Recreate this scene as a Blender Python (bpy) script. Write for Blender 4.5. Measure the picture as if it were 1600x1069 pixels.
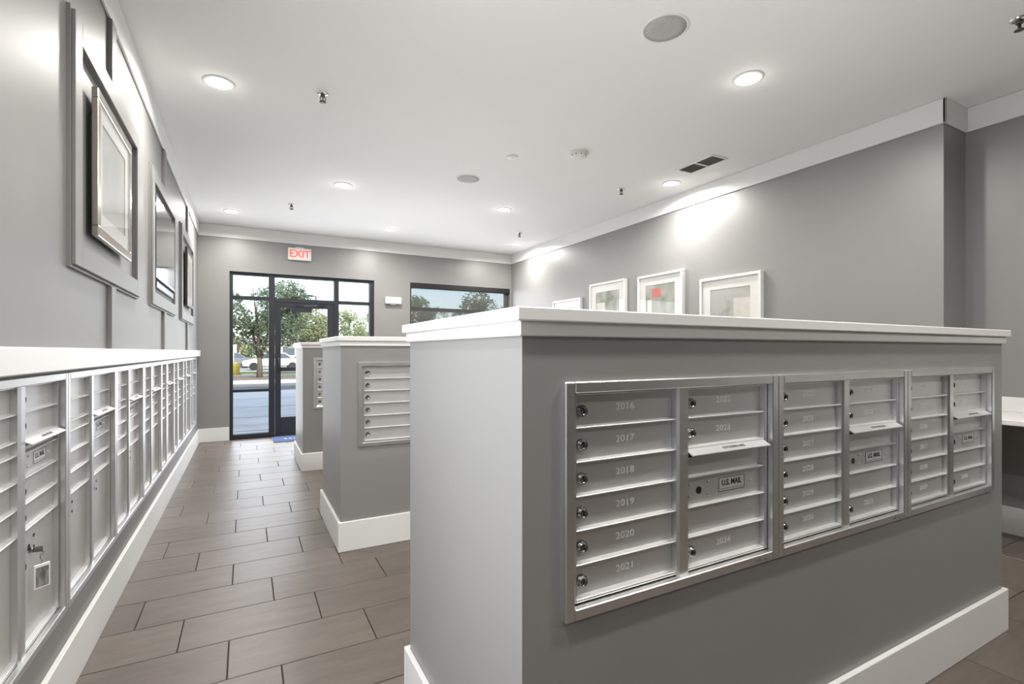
import bpy, math, random
from mathutils import Vector, Matrix
random.seed(7)
for o in list(bpy.data.objects): bpy.data.objects.remove(o)
S = bpy.context.scene
C = S.collection
R = math.radians

# ------------------------------------------------------------------ camera, sky, sun, exposure
H = 1.353                       # eye height above the floor
TH = math.atan((800 - 384.5) / 774.5)
cd = bpy.data.cameras.new('camera'); cam = bpy.data.objects.new('camera', cd); C.objects.link(cam)
cd.sensor_width = 36; cd.lens = 774.5 / 1600 * 36; cd.shift_y = 14.5 / 1600
cd.clip_start = .02; cd.clip_end = 500
cam.location = (0, 0, H); cam.rotation_euler = (R(90), 0, -TH)
S.camera = cam
vs = S.view_settings
vs.view_transform = 'Standard'; vs.look = 'None'; vs.gamma = 1; vs.use_curve_mapping = False
vs.exposure = 0.1

W = bpy.data.worlds.new('sky'); S.world = W; W.use_nodes = True
wn = W.node_tree; bg = wn.nodes['Background']
sk = wn.nodes.new('ShaderNodeTexSky'); sk.sky_type = 'NISHITA'; sk.sun_disc = False
sk.sun_elevation = R(32); sk.sun_rotation = R(200); sk.air_density = 1.0; sk.dust_density = 1.2
hs = wn.nodes.new('ShaderNodeHueSaturation'); hs.inputs['Saturation'].default_value = .58
wn.links.new(sk.outputs[0], hs.inputs['Color']); wn.links.new(hs.outputs[0], bg.inputs[0])
bg.inputs[1].default_value = .38

sl = bpy.data.lights.new('sun', 'SUN'); sl.energy = 5.5; sl.angle = R(.6); sl.color = (1, .95, .87)
so = bpy.data.objects.new('sun', sl); C.objects.link(so)
so.rotation_euler = Vector((-.28, .85, -.53)).to_track_quat('-Z', 'Y').to_euler()

LAMP_W = 30.0                   # each ceiling downlight
HALO_W = .5
def daylight(name, loc, rot, sx, sy, watts, col):
    l = bpy.data.lights.new(name, 'AREA'); l.shape = 'RECTANGLE'; l.size = sx; l.size_y = sy; l.energy = watts; l.color = col
    o = bpy.data.objects.new(name, l); C.objects.link(o); o.location = loc; o.rotation_euler = rot
daylight('entrance_daylight', (.86, 8.64, 1.29), (R(-90), 0, 0), 2.1, 2.5, 46, (.93, .96, 1))
daylight('window_daylight', (3.59, 8.64, 1.35), (R(-90), 0, 0), 1.95, 2.4, 40, (.95, .97, 1))
daylight('side_fill_light', (-.615, 1.06, 1.62), (0, R(-90), R(3)), 1.7, .84, 38, (.95, .97, 1))  # added fill at the made-up side glass, brightens the half wall ends

# ------------------------------------------------------------------ materials
def node_mat(name):
    m = bpy.data.materials.new(name); m.use_nodes = True
    nt = m.node_tree
    return m, nt, nt.nodes['Principled BSDF']
def pbr(name, col, rough=.5, metal=0, spec=.5, noise=None, bump=None, emit=None, coat=0):
    """noise=(scale, amount, stretch) colour variation; bump=(scale, strength)"""
    m, nt, b = node_mat(name)
    b.inputs['Base Color'].default_value = (*col, 1); b.inputs['Roughness'].default_value = rough
    b.inputs['Metallic'].default_value = metal; b.inputs['Specular IOR Level'].default_value = spec
    if coat: b.inputs['Coat Weight'].default_value = coat; b.inputs['Coat Roughness'].default_value = .15
    if emit: b.inputs['Emission Color'].default_value = (*emit[0], 1); b.inputs['Emission Strength'].default_value = emit[1]
    if noise or bump:
        tc = nt.nodes.new('ShaderNodeTexCoord')
    if noise:
        mp = nt.nodes.new('ShaderNodeMapping'); mp.inputs['Scale'].default_value = noise[2] if len(noise) > 2 else (1, 1, 1)
        nz = nt.nodes.new('ShaderNodeTexNoise'); nz.inputs['Scale'].default_value = noise[0]; nz.inputs['Detail'].default_value = 5
        mr = nt.nodes.new('ShaderNodeMapRange'); mr.inputs[1].default_value = .3; mr.inputs[2].default_value = .7
        mr.inputs[3].default_value = 1 - noise[1]; mr.inputs[4].default_value = 1 + noise[1]
        mx = nt.nodes.new('ShaderNodeVectorMath'); mx.operation = 'SCALE'; mx.inputs[0].default_value = col
        nt.links.new(tc.outputs['Object'], mp.inputs[0]); nt.links.new(mp.outputs[0], nz.inputs['Vector'])
        nt.links.new(nz.outputs[0], mr.inputs[0]); nt.links.new(mr.outputs[0], mx.inputs['Scale'])
        nt.links.new(mx.outputs[0], b.inputs['Base Color'])
    if bump:
        n2 = nt.nodes.new('ShaderNodeTexNoise'); n2.inputs['Scale'].default_value = bump[0]; n2.inputs['Detail'].default_value = 3
        bp = nt.nodes.new('ShaderNodeBump'); bp.inputs['Strength'].default_value = bump[1]; bp.inputs['Distance'].default_value = .004
        nt.links.new(tc.outputs['Object'], n2.inputs['Vector']); nt.links.new(n2.outputs[0], bp.inputs['Height'])
        nt.links.new(bp.outputs[0], b.inputs['Normal'])
    return m

M = {}
M['paint'] = pbr('grey_wall_paint', (.240, .237, .230), .42, spec=1.0, noise=(1.3, .03), bump=(60, .05))
M['panel_paint'] = pbr('grey_satin_panel_paint', (.235, .232, .226), .5, spec=.35, noise=(1.3, .03), bump=(8, .03))
M['white'] = pbr('white_trim_paint', (.76, .76, .745), .34, noise=(2, .02), bump=(40, .03))
M['ceil'] = pbr('ceiling_paint', (.82, .82, .815), .8, spec=.2, bump=(120, .03))
M['alu'] = pbr('silver_mailbox_enamel', (.64, .64, .635), .40, metal=.65, spec=.5, noise=(3, .05), bump=(300, .02))
M['alu_trim'] = pbr('silver_mailbox_trim', (.70, .70, .695), .34, metal=1, noise=(6, .04))
M['alu_dark'] = pbr('mailbox_gap', (.03, .03, .03), .6)
M['lock'] = pbr('lock_chrome', (.34, .34, .34), .2, metal=1)
M['hole'] = pbr('keyhole_black', (.008, .008, .008), .5)
M['emboss'] = pbr('pale_number_print', (.95, .95, .94), .5)
M['ink'] = pbr('black_ink', (.012, .012, .012), .5)
M['ink2'] = pbr('grey_ink', (.16, .16, .16), .5)
M['plate'] = pbr('label_plate', (.6, .6, .59), .4)
M['grout'] = pbr('dark_grout', (.03, .025, .022), .9)
M['black'] = pbr('black_aluminium', (.020, .024, .032), .35, noise=(8, .1))
M['shadebox'] = pbr('shade_cassette', (.01, .01, .011), .45)
M['silver_frame'] = pbr('champagne_silver_frame', (.56, .53, .47), .22, metal=1, noise=(14, .15, (1, 1, .1)))
M['dark_frame'] = pbr('dark_bronze_frame', (.07, .06, .05), .3, metal=.6)
M['mat'] = pbr('picture_mat', (.80, .79, .76), .55)
M['screen'] = pbr('tv_glass', (.02, .02, .022), .06, spec=.8, coat=.5)
M['tv'] = pbr('tv_plastic', (.012, .012, .013), .3)
M['niche'] = pbr('dark_niche', (.05, .048, .045), .6)
M['grille'] = pbr('speaker_grille', (.42, .42, .41), .7, noise=(260, .25))
M['plastic'] = pbr('white_plastic', (.74, .74, .72), .4)
M['vent'] = pbr('vent_slat', (.45, .45, .44), .5)
M['vent_dark'] = pbr('vent_hollow', (.07, .07, .07), .8)
M['bronze'] = pbr('sprinkler_metal', (.12, .11, .10), .3, metal=.8)
M['chrome'] = pbr('chrome', (.75, .75, .74), .12, metal=1)
M['lens'] = pbr('lamp_lens', (.9, .9, .9), .4, emit=((1, .97, .92), 9))
M['exit_face'] = pbr('exit_sign_face', (.78, .76, .74), .4, emit=((1, .5, .45), .12))
M['exit_red'] = pbr('exit_letters', (.75, .08, .07), .4, emit=((1, .18, .16), .55))
M['counter'] = pbr('white_countertop', (.78, .77, .75), .25, noise=(5, .03))
M['blue_mat'] = pbr('blue_door_mat', (.055, .085, .20), .9, noise=(60, .3), bump=(250, .5))
M['mat_print'] = pbr('mat_print', (.45, .5, .62), .9)
M['concrete'] = pbr('pavement', (.80, .80, .80), .85, noise=(1.2, .08), bump=(30, .1))
M['asphalt'] = pbr('asphalt', (.20, .20, .205), .9, noise=(3, .12))
M['road'] = pbr('pale_road', (.46, .45, .43), .9, noise=(2, .08))
M['kerb'] = pbr('kerb', (.55, .54, .52), .85, noise=(4, .08))
M['mulch'] = pbr('mulch', (.20, .165, .13), .95, noise=(14, .35), bump=(30, .6))
M['grass'] = pbr('lawn', (.16, .20, .07), .95, noise=(6, .3))
M['bark'] = pbr('bark', (.13, .105, .08), .9, noise=(20, .3, (1, 1, .2)), bump=(30, .6))
M['stucco'] = pbr('far_stucco', (.62, .60, .56), .8, noise=(2, .05))
M['far_glass'] = pbr('far_window', (.10, .12, .14), .15)
M['car_white'] = pbr('white_car_paint', (.75, .75, .75), .25, coat=.5)
M['car_grey'] = pbr('grey_car_paint', (.22, .24, .28), .25, metal=.4, coat=.5)
M['tyre'] = pbr('tyre', (.02, .02, .02), .8)
M['yellow'] = pbr('yellow_paint', (.62, .48, .08), .5)
M['tag_card'] = pbr('tag_card', (.19, .195, .18), .6, noise=(70, .8, (1, 1, .4)))
M['clear'] = pbr('clear_plastic', (.8, .82, .84), .15)
M['exterior'] = pbr('exterior_brick', (.3, .25, .2), .85, noise=(3, .1))

def leaf_mat(name, col):
    m, nt, b = node_mat(name)
    b.inputs['Roughness'].default_value = .5
    g = nt.nodes.new('ShaderNodeNewGeometry'); mr = nt.nodes.new('ShaderNodeMapRange')
    mr.inputs[3].default_value = .6; mr.inputs[4].default_value = 1.45
    mx = nt.nodes.new('ShaderNodeVectorMath'); mx.operation = 'SCALE'; mx.inputs[0].default_value = col
    nt.links.new(g.outputs['Random Per Island'], mr.inputs[0]); nt.links.new(mr.outputs[0], mx.inputs['Scale'])
    nt.links.new(mx.outputs[0], b.inputs['Base Color'])
    tr = nt.nodes.new('ShaderNodeBsdfTranslucent'); nt.links.new(mx.outputs[0], tr.inputs[0])
    ms = nt.nodes.new('ShaderNodeMixShader'); ms.inputs[0].default_value = .35
    nt.links.new(b.outputs[0], ms.inputs[1]); nt.links.new(tr.outputs[0], ms.inputs[2])
    nt.links.new(ms.outputs[0], nt.nodes['Material Output'].inputs[0])
    return m
M['leaf'] = leaf_mat('oak_leaves', (.20, .24, .14))
M['leaf2'] = leaf_mat('pale_leaves', (.32, .35, .20))
M['leaf3'] = leaf_mat('deep_leaves', (.16, .20, .13))

def glass_mat(name, tint, refl=1.0):
    m = bpy.data.materials.new(name); m.use_nodes = True; nt = m.node_tree; nt.nodes.clear()
    out = nt.nodes.new('ShaderNodeOutputMaterial'); t = nt.nodes.new('ShaderNodeBsdfTransparent'); t.inputs[0].default_value = (*tint, 1)
    g = nt.nodes.new('ShaderNodeBsdfGlossy'); g.inputs['Roughness'].default_value = .02; g.inputs[0].default_value = (refl, refl, refl, 1)
    f = nt.nodes.new('ShaderNodeFresnel'); f.inputs[0].default_value = 1.5
    x = nt.nodes.new('ShaderNodeMixShader')
    ge = nt.nodes.new('ShaderNodeNewGeometry'); mu = nt.nodes.new('ShaderNodeMath'); mu.operation = 'MULTIPLY_ADD'; mu.inputs[1].default_value = -1; mu.inputs[2].default_value = 1
    mm = nt.nodes.new('ShaderNodeMath'); mm.operation = 'MULTIPLY'
    nt.links.new(ge.outputs['Backfacing'], mu.inputs[0]); nt.links.new(mu.outputs[0], mm.inputs[0]); nt.links.new(f.outputs[0], mm.inputs[1])
    nt.links.new(mm.outputs[0], x.inputs[0]); nt.links.new(t.outputs[0], x.inputs[1]); nt.links.new(g.outputs[0], x.inputs[2])
    nt.links.new(x.outputs[0], out.inputs[0])
    return m
M['glass'] = glass_mat('clear_glass', (.93, .95, .95))
M['pic_glass'] = glass_mat('picture_glass', (.98, .98, .98))
def shade_mat():
    m = bpy.data.materials.new('solar_shade_mesh'); m.use_nodes = True; nt = m.node_tree; nt.nodes.clear()
    out = nt.nodes.new('ShaderNodeOutputMaterial'); t = nt.nodes.new('ShaderNodeBsdfTransparent'); t.inputs[0].default_value = (.74, .75, .76, 1)
    d = nt.nodes.new('ShaderNodeBsdfDiffuse'); d.inputs[0].default_value = (.2, .198, .19, 1)
    x = nt.nodes.new('ShaderNodeMixShader'); x.inputs[0].default_value = .3
    nt.links.new(t.outputs[0], x.inputs[1]); nt.links.new(d.outputs[0], x.inputs[2]); nt.links.new(x.outputs[0], out.inputs[0])
    return m
M['shade'] = shade_mat()

def tile_mat():
    m, nt, b = node_mat('wood_look_tile')
    tc = nt.nodes.new('ShaderNodeTexCoord'); mp = nt.nodes.new('ShaderNodeMapping'); mp.inputs['Scale'].default_value = (3.0, 15, 1)
    oi = nt.nodes.new('ShaderNodeObjectInfo')
    ad = nt.nodes.new('ShaderNodeVectorMath'); ad.operation = 'ADD'
    cx = nt.nodes.new('ShaderNodeCombineXYZ')
    ml = nt.nodes.new('ShaderNodeMath'); ml.operation = 'MULTIPLY'; ml.inputs[1].default_value = 37
    nt.links.new(oi.outputs['Random'], ml.inputs[0]); nt.links.new(ml.outputs[0], cx.inputs[0]); nt.links.new(ml.outputs[0], cx.inputs[1])
    nt.links.new(tc.outputs['Object'], ad.inputs[0]); nt.links.new(cx.outputs[0], ad.inputs[1])
    nt.links.new(ad.outputs[0], mp.inputs[0])
    nz = nt.nodes.new('ShaderNodeTexNoise'); nz.inputs['Scale'].default_value = 1; nz.inputs['Detail'].default_value = 7; nz.inputs['Roughness'].default_value = .7
    nt.links.new(mp.outputs[0], nz.inputs['Vector'])
    cr = nt.nodes.new('ShaderNodeValToRGB')
    cr.color_ramp.elements[0].position = .28; cr.color_ramp.elements[0].color = (.098, .078, .064, 1)
    cr.color_ramp.elements[1].position = .72; cr.color_ramp.elements[1].color = (.152, .126, .108, 1)
    nt.links.new(nz.outputs[0], cr.inputs[0])
    mr = nt.nodes.new('ShaderNodeMapRange'); mr.inputs[3].default_value = .9; mr.inputs[4].default_value = 1.1
    nt.links.new(oi.outputs['Random'], mr.inputs[0])
    sc = nt.nodes.new('ShaderNodeVectorMath'); sc.operation = 'SCALE'
    nt.links.new(cr.outputs[0], sc.inputs[0]); nt.links.new(mr.outputs[0], sc.inputs['Scale'])
    nt.links.new(sc.outputs[0], b.inputs['Base Color'])
    b.inputs['Roughness'].default_value = .38; b.inputs['Specular IOR Level'].default_value = .5
    bp = nt.nodes.new('ShaderNodeBump'); bp.inputs['Strength'].default_value = .12; bp.inputs['Distance'].default_value = .002
    nt.links.new(nz.outputs[0], bp.inputs['Height']); nt.links.new(bp.outputs[0], b.inputs['Normal'])
    return m
M['tile'] = tile_mat()

def art_mat(name, stops, scale, seed, spot=None):
    m, nt, b = node_mat(name); b.inputs['Roughness'].default_value = .5
    tc = nt.nodes.new('ShaderNodeTexCoord'); mp = nt.nodes.new('ShaderNodeMapping'); mp.inputs['Location'].default_value = (seed, seed * 1.7, seed * .6)
    nz = nt.nodes.new('ShaderNodeTexNoise'); nz.inputs['Scale'].default_value = scale; nz.inputs['Detail'].default_value = 4
    cr = nt.nodes.new('ShaderNodeValToRGB'); e = cr.color_ramp.elements
    e[0].position = .3; e[0].color = (*stops[0], 1); e[1].position = .7; e[1].color = (*stops[-1], 1)
    for i, c in enumerate(stops[1:-1]):
        q = e.new(.3 + .4 * (i + 1) / (len(stops) - 1)); q.color = (*c, 1)
    nt.links.new(tc.outputs['Object'], mp.inputs[0]); nt.links.new(mp.outputs[0], nz.inputs['Vector']); nt.links.new(nz.outputs[0], cr.inputs[0])
    nt.links.new(cr.outputs[0], b.inputs['Base Color'])
    return m
M['art1'] = art_mat('abstract_print_a', [(.30, .30, .27), (.48, .47, .43), (.58, .57, .53)], 5, 1)
M['art2'] = art_mat('abstract_print_b', [(.17, .19, .14), (.36, .37, .32), (.52, .52, .47)], 6, 4)
M['art3'] = art_mat('abstract_print_c', [(.20, .25, .17), (.38, .39, .34), (.50, .51, .47)], 5, 9)
M['art4'] = art_mat('abstract_print_d', [(.34, .34, .31), (.5, .49, .46), (.42, .45, .42)], 7, 14)
M['art5'] = art_mat('abstract_print_e', [(.40, .40, .38), (.5, .5, .47), (.54, .53, .5)], 2.2, 21)
M['art_red'] = pbr('red_print_patch', (.62, .20, .17), .5, noise=(9, .2))
M['art_cream'] = pbr('cream_print_patch', (.66, .64, .58), .5, noise=(9, .1))

# ------------------------------------------------------------------ mesh helpers
class MB:
    def __init__(s): s.v = []; s.f = []; s.sm = []
    def box(s, x0, x1, y0, y1, z0, z1):
        if x0 > x1: x0, x1 = x1, x0
        if y0 > y1: y0, y1 = y1, y0
        if z0 > z1: z0, z1 = z1, z0
        n = len(s.v)
        s.v += [(x0,y0,z0),(x1,y0,z0),(x1,y1,z0),(x0,y1,z0),(x0,y0,z1),(x1,y0,z1),(x1,y1,z1),(x0,y1,z1)]
        for q in ((0,3,2,1),(4,5,6,7),(0,1,5,4),(1,2,6,5),(2,3,7,6),(3,0,4,7)): s.f.append(tuple(n+i for i in q)); s.sm.append(False)
        return s
    def prism(s, pts, axis, a, b):
        """pts: polygon (p,q); axis 0: extrude along x with (p,q)=(y,z); 1: (x,z); 2: (x,y)"""
        n = len(s.v); k = len(pts)
        def mk(p, t): return [(t,p[0],p[1]),(p[0],t,p[1]),(p[0],p[1],t)][axis]
        s.v += [mk(p,a) for p in pts] + [mk(p,b) for p in pts]
        s.f.append(tuple(range(n, n+k))); s.f.append(tuple(range(n+2*k-1, n+k-1, -1))); s.sm += [False, False]
        for i in range(k):
            j = (i+1) % k; s.f.append((n+i, n+k+i, n+k+j, n+j)); s.sm.append(False)
        return s
    def lathe(s, prof, c=(0,0,0), axis=(0,0,1), seg=24, smooth=True, caps=True):
        """prof: (radius, height) along axis"""
        A = Vector(axis).normalized(); u = A.orthogonal().normalized(); w = A.cross(u); n = len(s.v); c = Vector(c)
        for r, h in prof:
            for i in range(seg):
                t = 2*math.pi*i/seg; s.v.append(tuple(c + A*h + (u*math.cos(t)+w*math.sin(t))*r))
        for j in range(len(prof)-1):
            for i in range(seg):
                k = (i+1) % seg
                s.f.append((n+j*seg+i, n+j*seg+k, n+(j+1)*seg+k, n+(j+1)*seg+i)); s.sm.append(smooth)
        if caps:
            s.f.append(tuple(n+i for i in range(seg))[::-1]); s.f.append(tuple(n+(len(prof)-1)*seg+i for i in range(seg))); s.sm += [False, False]
        return s
    def tube(s, pts, rad, seg=8):
        pts = [Vector(p) for p in pts]; n = len(s.v)
        if not isinstance(rad, (list, tuple)): rad = [rad]*len(pts)
        u = None
        for i, p in enumerate(pts):
            d = (pts[min(i+1, len(pts)-1)] - pts[max(i-1, 0)]).normalized()
            if u is None: u = d.orthogonal().normalized()
            u = (u - d*u.dot(d)).normalized(); w = d.cross(u)
            for k in range(seg):
                t = 2*math.pi*k/seg; s.v.append(tuple(p + (u*math.cos(t)+w*math.sin(t))*rad[i]))
        for i in range(len(pts)-1):
            for k in range(seg):
                l = (k+1) % seg; s.f.append((n+i*seg+k, n+i*seg+l, n+(i+1)*seg+l, n+(i+1)*seg+k)); s.sm.append(True)
        s.f.append(tuple(n+k for k in range(seg))[::-1]); s.f.append(tuple(n+(len(pts)-1)*seg+k for k in range(seg))); s.sm += [False, False]
        return s
    def mesh(s, name, mat=None, bevel=0):
        m = bpy.data.meshes.new(name); m.from_pydata(s.v, [], s.f)
        m.polygons.foreach_set('use_smooth', s.sm)
        if mat: m.materials.append(M[mat] if isinstance(mat, str) else mat)
        import bmesh
        b = bmesh.new(); b.from_mesh(m); bmesh.ops.recalc_face_normals(b, faces=b.faces)
        if bevel:
            bmesh.ops.bevel(b, geom=[e for e in b.edges if len(e.link_faces) == 2 and e.calc_face_angle(0) > .8], offset=bevel, segments=1, affect='EDGES', clamp_overlap=True)
        b.to_mesh(m); b.free(); m.update()
        return m
    def build(s, name, mat, parent=None, bevel=0, loc=None):
        return place(name, s.mesh(name, mat, bevel), parent, loc)
def place(name, mesh, parent=None, loc=None, rz=0):
    o = bpy.data.objects.new(name, mesh); C.objects.link(o)
    if parent: o.parent = parent
    if loc: o.location = loc
    if rz: o.rotation_euler = (0, 0, rz)
    return o
def box(x0, x1, y0, y1, z0, z1): return MB().box(x0, x1, y0, y1, z0, z1)
def tag(o, label, cat, group=None):
    o['label'] = label; o['category'] = cat
    if group: o['group'] = group
    return o
def thing(name, label, cat, loc=(0,0,0), rz=0, group=None):
    o = bpy.data.objects.new(name, None); C.objects.link(o); o.location = loc; o.rotation_euler = (0,0,rz); o.empty_display_size = .1
    return tag(o, label, cat, group)
def struct(o, label, cat):
    o['kind'] = 'structure'; return tag(o, label, cat)
def copy_tree(o, parent=None):
    c = o.copy(); C.objects.link(c); c.parent = parent
    for ch in [k for k in bpy.data.objects if k.parent == o]: copy_tree(ch, c)
    return c
def text_mesh(txt, size, mat, ext=.0006, sx=1.0, bold=0):
    cu = bpy.data.curves.new('lettering', 'FONT'); cu.body = txt; cu.size = size; cu.align_x = 'CENTER'; cu.align_y = 'CENTER'
    cu.extrude = ext; cu.resolution_u = 3; cu.offset = bold
    o = bpy.data.objects.new('lettering', cu); C.objects.link(o)
    dg = bpy.context.evaluated_depsgraph_get(); me = bpy.data.meshes.new_from_object(o.evaluated_get(dg))
    bpy.data.objects.remove(o); bpy.data.curves.remove(cu)
    me.transform(Matrix.Scale(sx, 4, (1,0,0)))
    me.transform(Matrix.Rotation(R(90), 4, 'X'))          # upright, facing -Y
    me.materials.clear(); me.materials.append(M[mat])
    return me

# ------------------------------------------------------------------ the shell
ZC = 3.26; ZCR = ZC - .187       # ceiling, underside of the crown board
XL = -.63; XR = 4.635; XA = 5.0; YB = 8.665; YF = -6.5; YJ = 1.755
BBH = .20

ceiling = struct(box(XL-.3, XA+.3, YF-.2, YB+.0, ZC, ZC+.25).build('ceiling', 'ceil'), 'flat white painted ceiling over the mail room', 'ceiling')
# floor: grout bed, tiles as children
floor = struct(box(XL-.1, XA+.1, YF-.1, YB+.25, -.10, -.004).build('floor', 'grout'), 'brown wood-look plank tile floor with dark joints', 'floor')

# left wall with one long recess for the mailboxes
U0 = 1.7245; UP = .8155; NU = 8; UE = U0 + UP*NU
LZ0, LZ1 = .338, 1.270
w = MB()
GY0, GY1, GZ1 = .60, 1.52, 2.52         # added side opening next to the viewer, unseen, for fill light
w.box(XL-.14, XL, GY1, YB, LZ1, ZC); w.box(XL-.14, XL, GY1, YB, -.1, LZ0); w.box(XL-.14, XL, YF, GY0, -.1, ZC); w.box(XL-.14, XL, GY0, GY1, GZ1, ZC)
w.box(XL-.14, XL, GY1, U0, LZ0, LZ1); w.box(XL-.14, XL, UE, YB, LZ0, LZ1); w.box(XL-.14, XL-.075, U0, UE, LZ0, LZ1)
struct(w.build('wall_left', 'panel_paint'), 'grey satin wall holding the long row of mailboxes', 'wall')
# right wall, its return and the alcove wall
struct(box(XR, XR+.5, YJ, YB, -.1, ZC).build('wall_right', 'paint'), 'grey wall with the white framed prints', 'wall')
struct(box(XA, XA+.15, YF, YJ, -.1, ZC).build('wall_alcove', 'paint'), 'grey alcove wall behind the white counter', 'wall')
struct(box(XL-.14, XA+.15, YF-.15, YF, -.1, ZC).build('wall_front', 'paint'), 'grey wall behind the viewer', 'wall')
# back wall around the entrance and the window; goes up as the building front
DX0, DX1, DZ1 = -.222, 1.949, 2.575
WX0, WX1, WZ0, WZ1 = 2.583, 4.60, .10, 2.585
T = .22
w = MB()
w.box(XL-.14, DX0, YB, YB+T, -.1, ZC+.25); w.box(DX0, DX1, YB, YB+T, DZ1, ZC+.25); w.box(DX1, WX0, YB, YB+T, -.1, ZC+.25)
w.box(WX0, WX1, YB, YB+T, WZ1, ZC+.25); w.box(WX0, WX1, YB, YB+T, -.1, WZ0); w.box(WX1, XA+.15, YB, YB+T, -.1, ZC+.25)
struct(w.build('wall_back', 'paint'), 'grey end wall around the glass entrance', 'wall')
w = MB(); w.box(-9, 14, YF, YB+T+.02, ZC+.26, 9.6); w.box(-9, XL-.15, 3, YB+T, -.1, ZC+.26); w.box(XA+.51, 14, YF, YB+T, -.1, ZC+.26)
struct(w.build('wall_upper_storeys', 'exterior'), 'upper storeys of the building above the mail room', 'wall')

# crown boards
def crown(name, x0, x1, y0, y1, label): struct(box(x0, x1, y0, y1, ZCR, ZC-.001).build(name, 'white', bevel=.004), label, 'crown molding')
ct = .018
crown('trim_1', XL, XL+ct, YF, YB-ct, 'white crown board along the left wall')
crown('trim_2', XL, XR, YB-ct, YB, 'white crown board over the glass entrance')
crown('trim_3', XR-ct, XR, YJ-ct, YB-ct, 'white crown board above the white framed prints')
crown('trim_4', XR-ct, XA, YJ-ct, YJ, 'short white crown board on the dark wall return')
crown('trim_5', XA-ct, XA, YF, YJ-ct, 'white crown board along the alcove wall')
# baseboards
def base(name, x0, x1, y0, y1, label): struct(box(x0, x1, y0, y1, -.001, BBH).build(name, 'white', bevel=.003), label, 'baseboard')
bt = .02
base('baseboard_left', XL, XL+bt, GY1+.02, YB-bt, 'white baseboard below the row of mailboxes')
base('baseboard_back', XL, DX0-.004, YB-bt, YB, 'short white baseboard left of the glass entrance')
base('baseboard_back_right', DX1+.004, WX0, YB-bt, YB, 'white baseboard between entrance and window')
base('baseboard_right', XR-bt, XR, YJ-bt, YB-bt, 'white baseboard below the framed prints')
base('baseboard_return', XR-bt, XA, YJ-bt, YJ, 'white baseboard at the wall return')
base('baseboard_alcove', XA-bt, XA, YF, YJ-bt, 'white baseboard under the white counter')

# left wall: ledge, picture mouldings, battens
struct(box(XL, XL+.040, GY1+.02, YB-.05, H-.072, H+.013).build('trim_6', 'white', bevel=.004), 'white ledge board running above the row of mailboxes', 'ledge')
MZ0, MZ1 = H+.350, H+1.375
MC = [3.275, 5.157, 7.04]; MWD = 1.39; MBAND = .098
side = ['nearest the viewer', 'around the television', 'farthest from the viewer']
for i, yc in enumerate(MC):
    y0, y1 = yc-MWD/2, yc+MWD/2
    m = MB()
    def ring(m, y0, y1, z0, z1, b, xa, xb):
        m.box(xa, xb, y0, y0+b, z0, z1); m.box(xa, xb, y1-b, y1, z0, z1)
        m.box(xa, xb, y0+b, y1-b, z0, z0+b); m.box(xa, xb, y0+b, y1-b, z1-b, z1)
    ring(m, y0-.012, y1+.012, MZ0-.012, MZ1+.012, MBAND+.012, XL, XL+.014)
    t = thing('trim_%d' % (7+i), 'square grey picture moulding on the left wall, ' + side[i], 'moulding', (0,0,0)); t['kind'] = 'structure'
    m.build('backing_ring', 'panel_paint', t)
    m = MB(); ring(m, y0, y1, MZ0, MZ1, MBAND, XL+.014, XL+.028); m.build('moulding_ring', 'panel_paint', t, bevel=.002)
    bt2 = .10
    box(XL, XL+.021, yc-bt2/2+.01, yc+bt2/2+.01, MZ1+.012, ZCR).build('batten', 'panel_paint', t, bevel=.002)
    box(XL, XL+.021, yc-bt2/2, yc+bt2/2, H+.013, MZ0-.012).build('batten', 'panel_paint', t, bevel=.002)

# ------------------------------------------------------------------ floor tiles (each a child of the floor)
TP, TLn, G = .3135, .613, .0052
def tile_mesh(name, x0, x1, y0, y1):
    m = MB(); c = .0015; z = 0.0; n = len(m.v)
    m.v += [(x0,y0,-.004),(x1,y0,-.004),(x1,y1,-.004),(x0,y1,-.004),(x0,y0,z-c),(x1,y0,z-c),(x1,y1,z-c),(x0,y1,z-c),(x0+c,y0+c,z),(x1-c,y0+c,z),(x1-c,y1-c,z),(x0+c,y1-c,z)]
    m.f += [(0,1,5,4),(1,2,6,5),(2,3,7,6),(3,0,4,7),(4,5,9,8),(5,6,10,9),(6,7,11,10),(7,4,8,11),(8,9,10,11)]; m.sm += [False]*9
    return m.mesh(name, 'tile')
full = tile_mesh('floor_tile', -TLn/2+G/2, TLn/2-G/2, -TP/2+G/2, TP/2-G/2)
PX0, PX1 = .563, 3.245
PY = [(1.0, 1.888), (3.495, 4.383), (6.04, 6.928)]
cache = {}; tiles = []
k0 = int((YF - 2.356)/TP) - 1
for k in range(k0, 22):
    yl = 2.356 + TP*k; yh = yl + TP
    if yh <= YF or yl >= YB + .02: continue
    off = -.07 - .2043*(k % 3)
    j = int((XL - off)/TLn) - 2
    while True:
        xl = off + TLn*j; xh = xl + TLn; j += 1
        if xl >= XA: break
        if xh <= XL: continue
        a, b = max(xl, XL), min(xh, XA if yl < YJ else XR+.02); c, d = max(yl, YF), min(yh, YB + .02)
        if b - a < .01 or d - c < .01: continue
        if any(a > PX0+.02 and b < PX1-.02 and c > p[0]+.02 and d < p[1]-.02 for p in PY): continue
        tiles.append((a, b, c, d, abs(b-a-TLn) < 1e-6 and abs(d-c-TP) < 1e-6))
def t_rank(t):
    x, y = (t[0]+t[1])/2, (t[2]+t[3])/2
    f = x*math.sin(TH) + y*math.cos(TH); l = x*math.cos(TH) - y*math.sin(TH)
    if f < .5 or abs(l/f) > 1.12: return 1e6 - f
    return f
tiles.sort(key=t_rank)
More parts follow.
